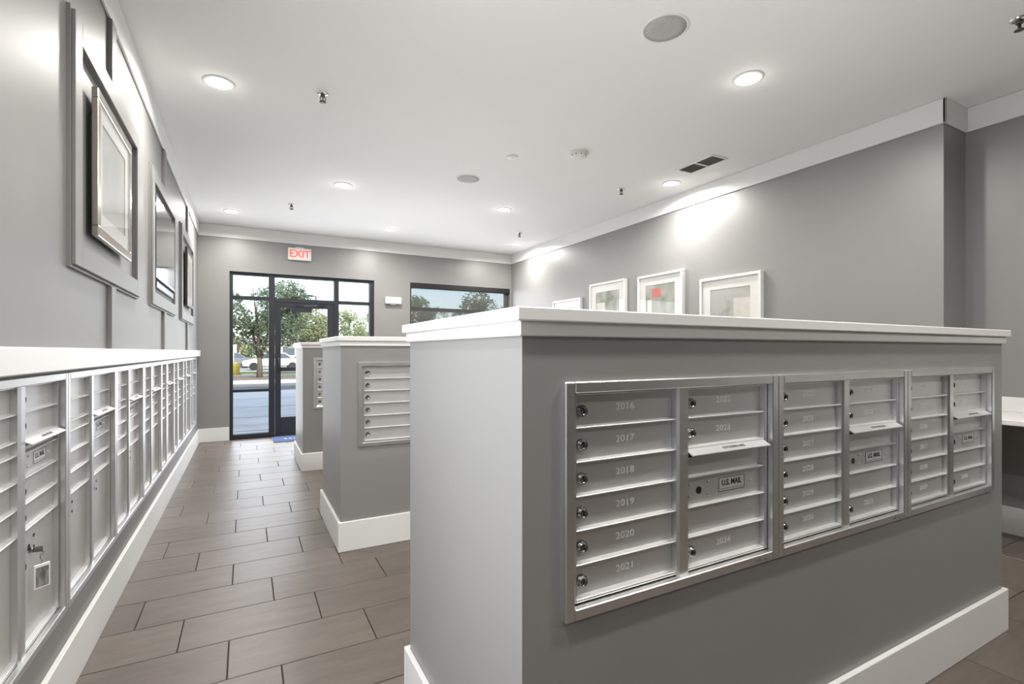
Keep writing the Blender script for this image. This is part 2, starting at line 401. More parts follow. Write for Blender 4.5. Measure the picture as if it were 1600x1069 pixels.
for i, (a, b, c, d, isfull) in enumerate(tiles[:300]):
    if isfull: me, loc = full, ((a+b)/2, (c+d)/2, 0)
    else: me, loc = tile_mesh('floor_tile_cut', a-(a+b)/2+G/2, b-(a+b)/2-G/2, c-(c+d)/2+G/2, d-(c+d)/2-G/2), ((a+b)/2, (c+d)/2, 0)
    place('floor_tile', me, floor, loc)
m = MB()
for a, b, c, d, _ in tiles[300:]: m.box(a+G/2, b-G/2, c+G/2, d-G/2, -.004, 0)
o = m.build('floor_tiles_rest', 'tile', floor); o['kind'] = 'stuff'

# ------------------------------------------------------------------ mailbox units
ROW = .0876; UW = .8135; TR = .028
COLS = [(.045, .385), (.430, .770)]
ME = {}
def lock_mesh():
    m = MB(); m.lathe([(.0155,0),(.0155,.006),(.0115,.008),(.0115,.014),(.0100,.0155),(.0090,.0130),(.003,.0130)], (0,0,0), (0,-1,0), 18); return m.mesh('lock', 'lock')
ME['lock'] = lock_mesh()
m = MB(); m.box(-.0014,.0014,-.0142,-.0128,-.006,.006); ME['keyhole'] = m.mesh('keyhole', 'hole')
def door_mesh(h, wd=.334):
    """door panel, front at y=0 (outwards is -y), lower edge bent out as a lip"""
    m = MB(); m.prism([(.012, .002), (.012, h-.001), (0, h-.001), (0, .0075), (-.014, .0048), (-.0155, .0035), (-.0155, .0012), (.002, .0012)], 0, 0, wd+.004)
    return m.mesh('door', 'alu')
for key, h in (('d', ROW), ('half', ROW*.5), ('slot', ROW), ('slot_half', ROW*.55), ('usm', ROW), ('usm_short', ROW*.95), ('parcel', ROW*4.5)): ME[key] = door_mesh(h)
hp = [(.0, .004), (-.012, .004), (-.040, -.010), (-.040, -.013), (-.038, -.013), (-.012, .001), (.0, 0)]
m = MB(); m.prism(hp, 0, -.003, .339); ME['hood'] = m.mesh('mail_slot_hood', 'alu')
m = MB(); m.box(.002, .332, -.0015, .01, -.024, -.002); ME['slot'+'hole'] = m.mesh('slot_opening', 'hole')
m = MB(); m.lathe([(.0042,0),(.0036,.0025),(.002,.0038)], (0,0,0), (0,-1,0), 10); ME['rivet'] = m.mesh('rivet', 'plate')
m = MB(); m.lathe([(.0068,0),(.0068,.0012)], (0,0,0), (0,-1,0), 10); ME['bolt_hole'] = m.mesh('bolt_hole', 'hole')
m = MB(); m.lathe([(.0108,0),(.0108,.0012)], (0,0,0), (0,-1,0), 18); ME['key_port'] = m.mesh('key_port', 'hole')
m = MB(); m.box(-.058,.058,-.0008,0,-.021,.021); ME['plate'] = m.mesh('label_plate', 'plate')
m = MB(); fw = .0016
for a in ((-.058,.058,-.021,-.021+fw),(-.058,.058,.021-fw,.021),(-.058,-.058+fw,-.021+fw,.021-fw),(.058-fw,.058,-.021+fw,.021-fw)): m.box(a[0],a[1],-.0014,-.0008,a[2],a[3])
ME['plate_border'] = m.mesh('plate_border', 'ink')
ME['us_mail'] = text_mesh('U.S. MAIL', .024, 'ink', .0004, .92, .0006)
m = MB()
xx = -.050
while xx < .046:
    ww = random.choice((.004,.006,.009,.012)); m.box(xx, min(xx+ww,.050), -.0012, -.0008, -.0150, -.0128); xx += ww + .0025
ME['fine_print'] = m.mesh('fine_print', 'ink2')
ME['outgoing'] = text_mesh('OUTGOING MAIL', .0125, 'ink2', .0003, 1.0, .0003)
NUMM = {}

def add_unit(kind, nums=None):
    """empty at the unit's lower left corner on the wall face; y=0 is the wall face, outwards is -y"""
    rows = 6 if kind == 'pier' else 10
    top = .030; hgt = ROW*rows + 2*TR
    t = bpy.data.objects.new('mailbox_unit', None); C.objects.link(t); t.empty_display_size = .1
    # outer trim ring standing .015 proud of the wall
    m = MB(); y0, y1 = -.015, .045
    m.box(0, TR, y0, y1, 0, hgt); m.box(UW-TR, UW, y0, y1, 0, hgt); m.box(TR, UW-TR, y0, y1, 0, TR); m.box(TR, UW-TR, y0, y1, hgt-TR, hgt)
    m.build('trim_frame', 'alu_trim', t, bevel=.0025)
    # inner frame, set back
    m = MB(); yf = .004
    z0, z1 = TR, hgt-TR
    m.box(TR+.0025, .045, yf, .045, z0+.003, z1-.0025); m.box(.770, UW-TR-.0025, yf, .045, z0+.003, z1-.0025)
    m.box(.045, .770, yf, .045, z1-.006, z1-.0025); m.box(.045, .770, yf, .045, z0+.003, z0+.0065)
    m.build('inner_frame', 'alu_trim', t, bevel=.001)
    m = MB(); m.prism([(.385,.045),(.385,.004),(.391,-.003),(.424,-.003),(.430,.004),(.430,.045)], 2, z0, z1); m.build('divider', 'alu_trim', t)
    box(.030, UW-.030, .046, .052, .03, hgt-.03).build('back_panel', 'alu_dark', t)
    yd = .0215                                                        # door face
    ztop = z1 - .006
    R_ = (rows*ROW - .0125)/(rows*ROW)
    def put(name, key, par, x, y, z): return place(name, ME[key], par, (x, y, z))
    def add_lock(d, z): l = put('lock', 'lock', d, .024, 0, z); put('keyhole', 'keyhole', l, 0, 0, 0)
    if kind == 'pier': seqs = [['d']*6, ['d','d','slot','usm','blank','d']]
    else: seqs = [['d','d','half','d','d','d','parcel'], ['d','d','slot_half','usm_short','d','d','parcel']]
    ni = 0
    for (c0, c1), seq in zip(COLS, seqs):
        z = ztop
        for key in seq:
            h = {'half': .5, 'parcel': 4.5, 'slot_half': .55, 'usm_short': .95}.get(key, 1)*ROW*R_
            z -= h
            mk = {'blank': 'd'}.get(key, key)
            nm = {'d':'door','half':'blank_panel','blank':'blank_panel','slot':'slot_panel','slot_half':'slot_panel','usm':'collection_panel','usm_short':'collection_panel','parcel':'parcel_door'}[key]
            d = put(nm, mk, t, c0+.0015, yd, z)
            if key == 'd':
                add_lock(d, .044)
                if nums and ni < len(nums):
                    s = nums[ni]; ni += 1
                    place('number', text_mesh(s, .026, 'emboss', .0007, 1.25), d, (.168, -.0003, .048))
            elif key in ('slot', 'slot_half'):
                hd = put('mail_slot_hood', 'hood', t, c0-.003, yd-.002, z+h-.002)
                put('slot_opening', 'slothole', d, 0, 0, h-.004)
                tx = place('lettering', ME['outgoing'], hd, (.185, -.0265, -.0024)); tx.rotation_euler = (R(-63.4), 0, 0)
            elif key in ('usm', 'usm_short'):
                hm = .044
                put('key_port', 'key_port', d, .062, 0, hm)
                for rx, rz_ in ((.024,.064),(.024,.030),(.100,.064),(.100,.030),(.292,.046)): put('rivet', 'rivet', d, rx, 0, rz_)
                p = put('label_plate', 'plate', d, .205, 0, hm+.004)
                put('plate_border', 'plate_border', p, 0, 0, 0); put('lettering', 'us_mail', p, 0, -.0009, .0035); put('fine_print', 'fine_print', p, 0, 0, 0)
            elif key == 'parcel':
                zt = h - .075
                put('key_port', 'key_port', d, .105, 0, zt)
                for rx, rz_ in ((.150,.028),(.060,.008),(.150,-.012),(.060,-.038)): put('bolt_hole', 'bolt_hole', d, rx, 0, zt+rz_)
                add_lock(d, h-.115)
    # worn sticker remains on the lower trim
    m = MB(); rr = random.Random(5)
    for i in range(9): xx = .70+.010*i; m.box(xx, xx+rr.uniform(.003,.009), -.0155, -.0149, .006+rr.uniform(0,.004), .012+rr.uniform(0,.008))
    if kind == 'pier': m.build('sticker_remnant', 'ink2', t)
    return t
def nums(a): return [str(a+i) for i in range(9)]

# ------------------------------------------------------------------ the three mailbox piers
UZ = .697
def make_pier(label, y0, y1):
    t = thing('mailbox_pier', label, 'half wall', ((PX0+PX1)/2, (y0+y1)/2, 0), group='mailbox half walls')
    wx, wy = (PX1-PX0)/2, (y1-y0)/2
    ox0 = .112 - wx; ox1 = ox0 + UW*3; oz1 = UZ + ROW*6 + 2*TR     # recess for the mailboxes
    zt = H + .038
    m = MB(); m.box(-wx, wx, -wy+.06, wy, 0, zt)
    m.box(-wx, ox0, -wy, -wy+.06, 0, zt); m.box(ox1, wx, -wy, -wy+.06, 0, zt); m.box(ox0, ox1, -wy, -wy+.06, 0, UZ); m.box(ox0, ox1, -wy, -wy+.06, oz1, zt)
    m.build('pier_wall', 'paint', t)
    q = .013; f = MB()
    f.box(-wx-q, wx+q, -wy-q, wy+q, H+.036, H+.070); f.build('cap_frieze', 'white', t, bevel=.003)
    q = .026
    box(-wx-q, wx+q, -wy-q, wy+q, H+.070, H+.102).build('cap_top', 'white', t, bevel=.003)
    q = .019
    for a in ((-wx-q, wx+q, -wy-q, -wy), (-wx-q, wx+q, wy, wy+q), (-wx-q, -wx, -wy, wy), (wx, wx+q, -wy, wy)): box(a[0],a[1],a[2],a[3],0,BBH).build('baseboard', 'white', t, bevel=.003)
    return ox0 + (PX0+PX1)/2
PL = ['nearest grey half wall with white cap and three mailbox banks', 'middle grey half wall with white cap, between nearest and farthest', 'farthest grey half wall with white cap, next to the entrance']
for i, (y0, y1) in enumerate(PY):
    ox = make_pier(PL[i], y0, y1)
    first = None
    for j in range(3):
        if i == 0:
            u = add_unit('pier', nums(2016+9*j))
            lab = ['silver mailbox bank numbered 2016 to 2024 on nearest half wall', 'middle silver mailbox bank on the nearest half wall', 'rightmost silver mailbox bank on the nearest half wall'][j]
        else:
            if i == 1 and j == 0: bare = add_unit('pier'); u = bare
            else: u = copy_tree(bare)
            lab = '%s silver mailbox bank on the %s half wall' % (['left end', 'central', 'right end'][j], ['middle', 'farthest'][i-1])
        u.location = (ox + UW*j, y0, UZ); tag(u, lab, 'mailbox', 'mailbox banks on the half walls')

# left wall row
ordn = ['first', 'second', 'third', 'fourth', 'fifth', 'sixth', 'seventh', 'last']
base_u = add_unit('left')
for i in range(NU):
    u = base_u if i == 0 else copy_tree(base_u)
    u.location = (XL, U0 + UP*i + .001, LZ0); u.rotation_euler = (0, 0, R(90))
    tag(u, ('tall silver mailbox bank on left wall, %s from the viewer' % ordn[i]) if i < NU-1 else 'tall silver mailbox bank on left wall, last and nearest the entrance', 'mailbox', 'mailbox banks along the left wall')

# key with tag hanging from the first parcel door
KY, KZ = 2.273, H-.680; KX = XL-.0215
t = thing('key_tag', 'key with clear plastic tag hanging from a parcel door lock', 'key tag', (KX, KY, KZ))
m = MB(); m.lathe([(.009,0),(.009,.008),(.006,.010)], (0,0,0), (1,0,0), 14); m.build('key_collar', 'lock', t)
m = MB(); m.box(.004,.034,-.0012,.0012,-.010,.009); m.build('key', 'lock', t, bevel=.0008)
m = MB(); m.tube([(.030+.002*math.sin(a), .012*math.cos(a), -.022+.012*math.sin(a)) for a in [2*math.pi*i/16 for i in range(17)]], .0013, 6); m.build('key_ring', 'lock', t)
m = MB(); m.tube([(.030,0,-.033),(.031,.001,-.044),(.030,0,-.052)], .0016, 6); m.build('ring_link', 'lock', t)
g = MB(); g.box(.026,.031,-.0225,.0225,-.134,-.052); sl_ = g.build('tag_sleeve', 'clear', t, bevel=.001); sl_.rotation_euler = (0, 0, R(-48)); sl_.location = (.012, .021, 0)
box(.0312,.0318,-.0185,.0185,-.129,-.062).build('tag_card', 'tag_card', sl_)

# ------------------------------------------------------------------ pictures and television
def framed(name, label, group, axis, wall, a0, a1, z0, z1, fmat, fw, fd, matw, art, off=0, patches=()):
    """axis 'L': hangs on the left wall (faces +x); 'R': on the right wall (faces -x)"""
    s = 1 if axis == 'L' else -1
    t = thing(name, label, 'picture', (wall, (a0+a1)/2, z0), group=group)
    hw = (a1-a0)/2; hh = z1-z0
    X = lambda d: (off*s, d*s) if d is not None else None
    def bx(d0, d1, y0, y1, q0, q1): return box(d0*s, d1*s, y0, y1, q0, q1)
    for nm, y0, y1, q0, q1 in (('frame_rail',-hw,hw,0,fw),('frame_rail',-hw,hw,hh-fw,hh),('frame_stile',-hw,-hw+fw,fw,hh-fw),('frame_stile',hw-fw,hw,fw,hh-fw)):
        bx(off, fd, y0, y1, q0, q1).build(nm, fmat, t, bevel=.003)
    d = fd - .010 if off else fd - .022
    if off: bx(0, off+.002, -hw*.8, hw*.8, hh*.15, hh*.85).build('wall_spacer', 'tv', t)
    mo = MB()
    for y0, y1, q0, q1 in ((-hw+fw, hw-fw, fw, fw+matw), (-hw+fw, hw-fw, hh-fw-matw, hh-fw), (-hw+fw, -hw+fw+matw, fw+matw, hh-fw-matw), (hw-fw-matw, hw-fw, fw+matw, hh-fw-matw)):
        mo.box((d-.003)*s, d*s, y0, y1, q0, q1)
    mo.build('picture_mat', 'mat', t)
    p = bx(d-.008, d-.004, -hw+fw, hw-fw, fw, hh-fw).build('print', art, t)
    for (y0, y1, q0, q1, mt) in patches: bx(d-.004, d-.0032, y0, y1, q0, q1).build('print_patch', mt, p)
    bx(d+.006, d+.008, -hw+fw, hw-fw, fw, hh-fw).build('glazing', 'pic_glass', t)
    return t
framed('framed_picture', 'silver framed print inside the nearest picture moulding', 'pictures on the left wall', 'L', XL, 2.835, 3.57, H+.52, H+1.185, 'silver_frame', .045, .047, .075, 'art5', off=.022)
framed('framed_picture', 'dark framed print inside the farthest picture moulding', 'pictures on the left wall', 'L', XL, 6.67, 7.40, H+.52, H+1.185, 'dark_frame', .045, .047, .075, 'art1', off=.022)
GR = 'white framed prints on the right wall'
framed('framed_print', 'largest-looking white framed pale print, rightmost above the half wall', GR, 'R', XR, 3.225, 3.995, H+.05, H+.82, 'white', .030, .055, .105, 'art4', patches=((-.25, -.05, .14, .52, 'art_cream'),))
framed('framed_print', 'white framed green print with a red patch', GR, 'R', XR, 4.25, 5.02, H+.215, H+.985, 'white', .030, .055, .105, 'art3', patches=((-.02, .14, .47, .59, 'art_red'), (.14, .22, .15, .45, 'art_cream')))
framed('framed_print', 'white framed grey-green print, second from the end wall', GR, 'R', XR, 5.27, 6.065, H+.215, H+1.005, 'white', .030, .055, .105, 'art2', patches=((.05, .25, .15, .5, 'art_cream'),))
framed('framed_print', 'white framed print nearest the end wall, mostly hidden', GR, 'R', XR, 6.30, 7.08, H+.05, H+.84, 'white', .030, .055, .105, 'art1')
# television in the middle moulding
yc = MC[1]
t = thing('television', 'flat black television mounted inside the middle picture moulding', 'television', (XL, yc, MZ0+MBAND))
iw = MWD/2-MBAND; ih = MZ1-MZ0-2*MBAND
box(.001,.006,-iw+.003,iw-.003,.003,ih-.003).build('backing_board', 'niche', t)
z0 = H+.57-(MZ0+MBAND); z1 = H+1.205-(MZ0+MBAND)
bd = box(.006,.026,-.555,.555,z0,z1).build('tv_body', 'tv', t, bevel=.003)
box(.0262,.0275,-.545,.545,z0+.02,z1-.008).build('screen', 'screen', bd)
box(.0262,.030,-.555,.555,z0-.004,z0+.016).build('lower_bezel', 'chrome', bd, bevel=.002)
box(.006,.024,-.50,.50,z0-.075,z0-.025).build('soundbar', 'tv', t, bevel=.004)

# ------------------------------------------------------------------ entrance and window
def bar(par, name, x0, x1, z0, z1, y0=YB+.05, y1=YB+.16, mat='black', bev=.002): return box(x0, x1, y0, y1, z0, z1).build(name, mat, par, bevel=bev)
t = thing('window_1', 'black framed glass storefront with sidelights and transoms', 'window', (0,0,0)); t['kind'] = 'structure'
zt = DZ1
for a, b in ((DX0, DX0+.045), (.316, .403), (1.301, 1.375), (1.882, DX1)): bar(t, 'mullion', a, b, 0, zt)
for a, b in ((DX0+.045, .316), (.403, 1.301), (1.375, 1.882)): bar(t, 'head_bar', a, b, zt-.04, zt)
bar(t, 'transom_bar', DX0+.045, .316, H+.802, H+.858); bar(t, 'transom_bar', .403, 1.301, H+.785, H+.845); bar(t, 'transom_bar', 1.375, 1.882, H+.795, H+.848)
for a, b in ((DX0+.045, .316), (1.375, 1.882)):
    bar(t, 'mid_bar', a, b, H-.634, H-.590); bar(t, 'sill_bar', a, b, .0, .068)
gl = lambda x0, x1, z0, z1, p=t: box(x0-.01, x1+.01, YB+.10, YB+.108, z0-.01, z1+.01).build('pane', 'glass', p)
gl(DX0+.045, .316, H+.858, zt-.04); gl(.403, 1.301, H+.845, zt-.04); gl(1.375, 1.882, H+.848, zt-.04)
for a, b in ((DX0+.045, .316), (1.375, 1.882)): gl(a, b, H-.590, H+.795); gl(a, b, .068, H-.634)
d = thing('door_1', 'black framed glass entrance door with closer', 'door', (0,0,0)); d['kind'] = 'structure'
y0, y1 = YB+.06, YB+.105
a, b = .407, 1.297; top = H+.782
lst = bar(d, 'door_stile', a, .490, .012, top, y0, y1); bar(d, 'door_stile', 1.195, b, .012, top, y0, y1)
bar(d, 'top_rail', .490, 1.195, H+.702, top, y0, y1); bar(d, 'bottom_rail', .490, 1.195, .012, .298, y0, y1)
bar(d, 'push_bar', .490, 1.195, H-.318, H-.256, y0-.03, y1)
box(.48, 1.205, YB+.08, YB+.086, .29, H+.71).build('pane', 'glass', d)
bar(d, 'door_closer', .632, .944, H+.632, H+.712, YB-.005, YB+.06)
m = MB(); m.tube([(.70, YB+.02, H+.715), (.95, YB-.06, H+.74), (1.15, YB+.05, H+.76)], .008, 6); m.build('closer_arm', 'black', d)
m = MB(); m.tube([(.455, YB+.06, H-.30), (.455, YB+.02, H-.30), (.455, YB+.02, H-.10), (.455, YB+.06, H-.10)], .010, 8); m.build('pull_handle', 'black', d)
t = thing('window_2', 'wide black framed window with dark mesh shades drawn', 'window', (0,0,0)); t['kind'] = 'structure'
for a, b in ((WX0, WX0+.05), (WX1-.05, WX1)): bar(t, 'jamb', a, b, WZ0, WZ1, YB+.09, YB+.18)
bar(t, 'head_bar', WX0+.05, WX1-.05, WZ1-.05, WZ1, YB+.09, YB+.18); bar(t, 'sill_bar', WX0+.05, WX1-.05, WZ0, WZ0+.06, YB+.09, YB+.18)
bar(t, 'transom_bar', WX0+.05, WX1-.05, H+.735, H+.80, YB+.09, YB+.18)
box(WX0+.04, WX1-.04, YB+.13, YB+.138, H+.79, WZ1-.04).build('pane', 'glass', t); box(WX0+.04, WX1-.04, YB+.13, YB+.138, WZ0+.05, H+.745).build('pane', 'glass', t)
t = thing('roller_shade', 'dark mesh roller shade hanging in the wide end wall window', 'shade', ((WX0+WX1)/2, YB+.04, WZ1))
hw = (WX1-WX0)/2
box(-hw+.002, hw-.002, -.045, .03, -.095, -.002).build('cassette', 'shadebox', t, bevel=.004)
box(-hw+.012, hw-.03, .0, .0012, -(WZ1-WZ0)+.12, -.09).build('mesh_screen', 'shade', t)
box(-hw+.012, hw-.03, -.006, .008, -(WZ1-WZ0)+.09, -(WZ1-WZ0)+.12).build('hem_bar', 'shadebox', t)

t = thing('added_side_window', 'added unseen black framed glass opening in the left wall beside the viewer', 'window', (0,0,0)); t['kind'] = 'structure'  # unseen opening, added to give the fill from the left a source
for a, b in ((GY0, GY0+.05), (GY1-.05, GY1)): box(XL-.12, XL-.02, a, b, 0, GZ1).build('mullion', 'black', t, bevel=.002)
for a, b in ((GY0+.05, GY1-.05),):
    box(XL-.12, XL-.02, a, b, GZ1-.05, GZ1).build('head_bar', 'black', t, bevel=.002); box(XL-.12, XL-.02, a, b, 0, .08).build('sill_bar', 'black', t, bevel=.002)
    box(XL-.075, XL-.067, a-.01, b+.01, .07, GZ1-.04).build('pane', 'glass', t)
# ------------------------------------------------------------------ wall and door fittings
t = thing('exit_sign', 'white exit sign with red lettering above the entrance', 'exit sign', ((.589+.932)/2, YB, H+1.459))
bd = box(-.172, .172, -.045, 0, 0, .195).build('sign_body', 'plastic', t, bevel=.006)
box(-.150, .150, -.0465, -.0445, .020, .175).build('sign_face', 'exit_face', t)
place('lettering', text_mesh('EXIT', .165, 'exit_red', .001, .92, .003), t, (0, -.0475, .098))
box(-.06, .06, -.03, -.0, .195, .212).build('mounting_canopy', 'plastic', t, bevel=.003)
t = thing('emergency_light', 'white plastic emergency light between entrance and window', 'emergency light', (2.27, YB, H+.825))
box(-.14, .14, -.07, 0, 0, .122).build('housing', 'plastic', t, bevel=.01)
for s in (-1, 1): m = MB(); m.box(-.125+(.13 if s > 0 else 0), (-.125+(.13 if s > 0 else 0))+.118, -.074, -.069, .018, .104); m.build('lamp_lens', 'mat', t, bevel=.003)
box(-.045, .045, -.05, 0, -.018, 0).build('test_base', 'plastic', t, bevel=.004)
t = thing('door_mat', 'blue door mat with pale print inside the entrance', 'mat', (.88, 8.37, 0))
box(-.52, .52, -.25, .25, .0005, .009).build('mat_body', 'blue_mat', t, bevel=.003)
m = MB(); rr = random.Random(3)
for i in range(11): xx = -.36+.065*i; m.box(xx, xx+rr.uniform(.02,.05), -.03+rr.uniform(-.03,.03), .03+rr.uniform(-.01,.05), .009, .0095)
m.build('mat_emblem', 'mat_print', t)

# ------------------------------------------------------------------ ceiling fittings
def downlight(x, y, label):
    t = thing('recessed_downlight', label, 'ceiling light', (x, y, ZC), group='recessed ceiling downlights')
    m = MB(); m.lathe([(.078,-.001),(.082,-.009),(.098,-.006),(.102,0),(.078,0)], (0,0,0), (0,0,1), 32, caps=False); m.build('trim_ring', 'plastic', t)
    m = MB(); m.lathe([(.078,-.0005),(.078,-.004),(.06,-.0055)], (0,0,0), (0,0,1), 32); m.build('lens', 'lens', t)
    l = bpy.data.lights.new('downlight_beam', 'AREA'); l.shape = 'DISK'; l.size = .15; l.spread = R(168); l.energy = LAMP_W; l.color = (1, .965, .915)
    o = bpy.data.objects.new('downlight_beam', l); C.objects.link(o); o.parent = t; o.location = (0,0,-.02)
    l = bpy.data.lights.new('downlight_glow', 'POINT'); l.energy = HALO_W; l.shadow_soft_size = .05; l.color = (1, .965, .915)
    o = bpy.data.objects.new('downlight_glow', l); C.objects.link(o); o.parent = t; o.location = (0,0,-.07)
DL = [(-.17,4.08,'round downlight near the left wall, closest of that side to the viewer'), (-.17,7.74,'round downlight beside the left crown board near the entrance'),
      (.98,5.92,'round downlight over the aisle, left of the far ceiling speaker'), (3.05,5.92,'bright round downlight right of the far ceiling speaker'),
      (3.09,2.27,'round downlight right of the near ceiling speaker'), (4.25,4.10,'round downlight beside the ceiling air vent'),
      (1.99,7.75,'small-looking round downlight in front of the entrance'), (4.22,7.73,'round downlight in the far right ceiling corner'),
      (.98,2.27,'round downlight above the front of the aisle'), (-.17,.43,'round downlight by the left wall beside the viewer'), (1.99,.43,'round downlight just right of the viewer'), (3.09,-1.4,'added fill downlight behind the viewer on the right'), (4.25,-1.4,'added fill downlight behind the viewer at the far right')]  # last two are unseen, added to brighten the half wall front and right side
for x, y, l in DL: downlight(x, y, l)
def speaker(x, y, label):
    t = thing('ceiling_speaker', label, 'speaker', (x, y, ZC), group='round ceiling speakers')
    m = MB(); m.lathe([(.122,-.001),(.122,-.006),(.134,-.005),(.136,0)], (0,0,0), (0,0,1), 40, caps=False); m.build('rim', 'plastic', t)
    m = MB(); m.lathe([(.124,-.0005),(.124,-.004),(.08,-.006),(.002,-.0065)], (0,0,0), (0,0,1), 40); m.build('grille', 'grille', t)
speaker(2.18, 2.15, 'large round grey ceiling speaker near the viewer'); speaker(2.16, 5.05, 'smaller-looking round grey ceiling speaker farther away')
t = thing('smoke_detector', 'white round smoke detector on the ceiling', 'smoke detector', (2.82, 3.90, ZC))
m = MB(); m.lathe([(.092,0),(.092,-.012),(.085,-.016)], (0,0,0), (0,0,1), 32); m.build('base_plate', 'plastic', t)
m = MB(); m.lathe([(.078,-.016),(.080,-.022),(.074,-.040),(.055,-.050),(.02,-.052)], (0,0,0), (0,0,1), 32); bd = m.build('sensor_cap', 'plastic', t)
m = MB()
for i in range(10):
    a = 2*math.pi*i/10; m.box(.0, .001, 0, .001, 0, .001) if False else m.lathe([(.006,0),(.006,.002)], (.0765*math.cos(a), .0765*math.sin(a), -.031), (math.cos(a), math.sin(a), 0), 8)
m.build('sensor_slot', 'vent_dark', bd)
t = thing('ceiling_cover_plate', 'small flat white round cover plate on the ceiling', 'cover plate', (2.30, 4.28, ZC))
m = MB(); m.lathe([(.058,0),(.058,-.006),(.050,-.011),(.01,-.012)], (0,0,0), (0,0,1), 28); m.build('plate', 'plastic', t)
m = MB(); m.lathe([(.009,-.012),(.007,-.016)], (0,0,0), (0,0,1), 12); m.build('screw_cap', 'plastic', t)
t = thing('air_vent', 'rectangular white ceiling air vent with dark louvres', 'air vent', (4.09, 3.54, ZC))
hx, hy = .095, .215
m = MB(); fr = .018
for a in ((-hx-fr,hx+fr,-hy-fr,-hy),(-hx-fr,hx+fr,hy,hy+fr),(-hx-fr,-hx,-hy,hy),(hx,hx+fr,-hy,hy),(-hx,hx,-.008,.008)): m.box(a[0],a[1],a[2],a[3],-.009,0)
m.build('vent_frame', 'plastic', t, bevel=.002)
box(-hx,hx,-hy,hy,-.0015,-.0005).build('vent_backing', 'vent_dark', t)
m = MB(); m.prism([(-.007,-.007),(-.006,-.0085),(.007,-.002),(.006,-.001)], 0, -hx, hx); sm_ = m.mesh('louvre', 'vent')
for s in (-1, 1):
    for i in range(10): place('louvre', sm_, t, (0, s*(.020+.0198*i), 0))
def sprinkler(x, y, label):
    t = thing('sprinkler_head', label, 'sprinkler', (x, y, ZC), group='ceiling sprinklers'); t.scale = (1.35, 1.35, 1.25)
    m = MB(); m.lathe([(.032,0),(.032,-.003),(.022,-.010),(.014,-.012)], (0,0,0), (0,0,1), 20); m.build('escutcheon', 'chrome', t)
    m = MB(); m.lathe([(.013,-.011),(.013,-.022),(.009,-.025)], (0,0,0), (0,0,1), 14); m.build('body', 'bronze', t)
    for s in (-1, 1): m = MB(); m.tube([(s*.010,0,-.022),(s*.014,0,-.034),(s*.004,0,-.050)], .0028, 6); m.build('frame_arm', 'bronze', t)
    m = MB(); m.lathe([(.003,-.025),(.003,-.048)], (0,0,0), (0,0,1), 8); m.build('glass_bulb', 'bronze', t)
    m = MB(); m.lathe([(.017,-.050),(.018,-.0525),(.006,-.055)], (0,0,0), (0,0,1), 16); m.build('deflector', 'bronze', t)
for x, y, l in ((.50,3.89,'ceiling sprinkler above the aisle, nearest on the left'), (.52,7.02,'ceiling sprinkler above the aisle near the entrance'), (3.88,4.52,'ceiling sprinkler left of the air vent'), (3.88,6.98,'ceiling sprinkler near the far right corner light'), (3.91,1.13,'ceiling sprinkler at the upper right edge of view')): sprinkler(x, y, l)

# ------------------------------------------------------------------ counter in the alcove
t = thing('wall_counter', 'white wall counter with backsplash in the right alcove', 'counter', (XA, -.5, 0))
CX = -.62; y0, y1 = -1.9, YJ+.5-bt
box(CX, 0, y0, y1, .868, .905).build('countertop', 'counter', t, bevel=.004)
box(-.022, 0, y0, y1, .905, 1.015).build('backsplash', 'counter', t, bevel=.003)
box(-.30, -.022, y0+.3, y0+.34, 0, .868).build('support_panel', 'paint', t); box(CX+.04, -.022, y1-.04, y1, 0, .868).build('support_panel', 'paint', t)

# ------------------------------------------------------------------ outdoors
GZ = -.10
def ground(name, mb, mat, label, cat): return struct(mb.build(name, mat), label, cat)
ground('pavement', box(-60, 70, YB+T, 20.6, GZ-.3, GZ), 'concrete', 'pale concrete pavement outside the entrance', 'pavement')
ground('side_pavement', box(-30, XL-.14, -14, 3, GZ-.3, GZ), 'concrete', 'pavement outside the added side glass', 'pavement')
m = MB()
for yy in (10.2, 12.3, 14.5, 17.0): m.box(-12, 16, yy, yy+.03, GZ, GZ+.003)
o = ground('pavement_joints', m, 'asphalt', 'dark joints across the pale pavement', 'pavement joint')
ground('parking_lane', box(-60, 70, 20.6, 26.6, GZ-.4, GZ-.10), 'asphalt', 'dark asphalt lane outside', 'road')
ground('road', box(-90, 120, 26.6, 130, GZ-.5, GZ-.12), 'road', 'sunlit pale road beyond the trees', 'road')
t = thing('planting_island', 'kerbed mulch island under the trees outside', 'planting bed', (1.4, 29.3, GZ-.12))
pts = [(math.copysign(abs(math.cos(a))**.5, math.cos(a))*7.2, math.copysign(abs(math.sin(a))**.7, math.sin(a))*2.2) for a in [2*math.pi*i/40 for i in range(40)]]
m = MB(); m.prism(pts, 2, 0, .16); m.build('kerb', 'kerb', t)
m = MB(); m.prism([(p[0]*.965, p[1]*.88) for p in pts], 2, .15, .20); m.build('mulch_bed', 'mulch', t)
ground('lawn', box(-90, 120, 38.5, 41.5, GZ-.5, GZ-.06), 'grass', 'strip of lawn beyond the road', 'lawn')

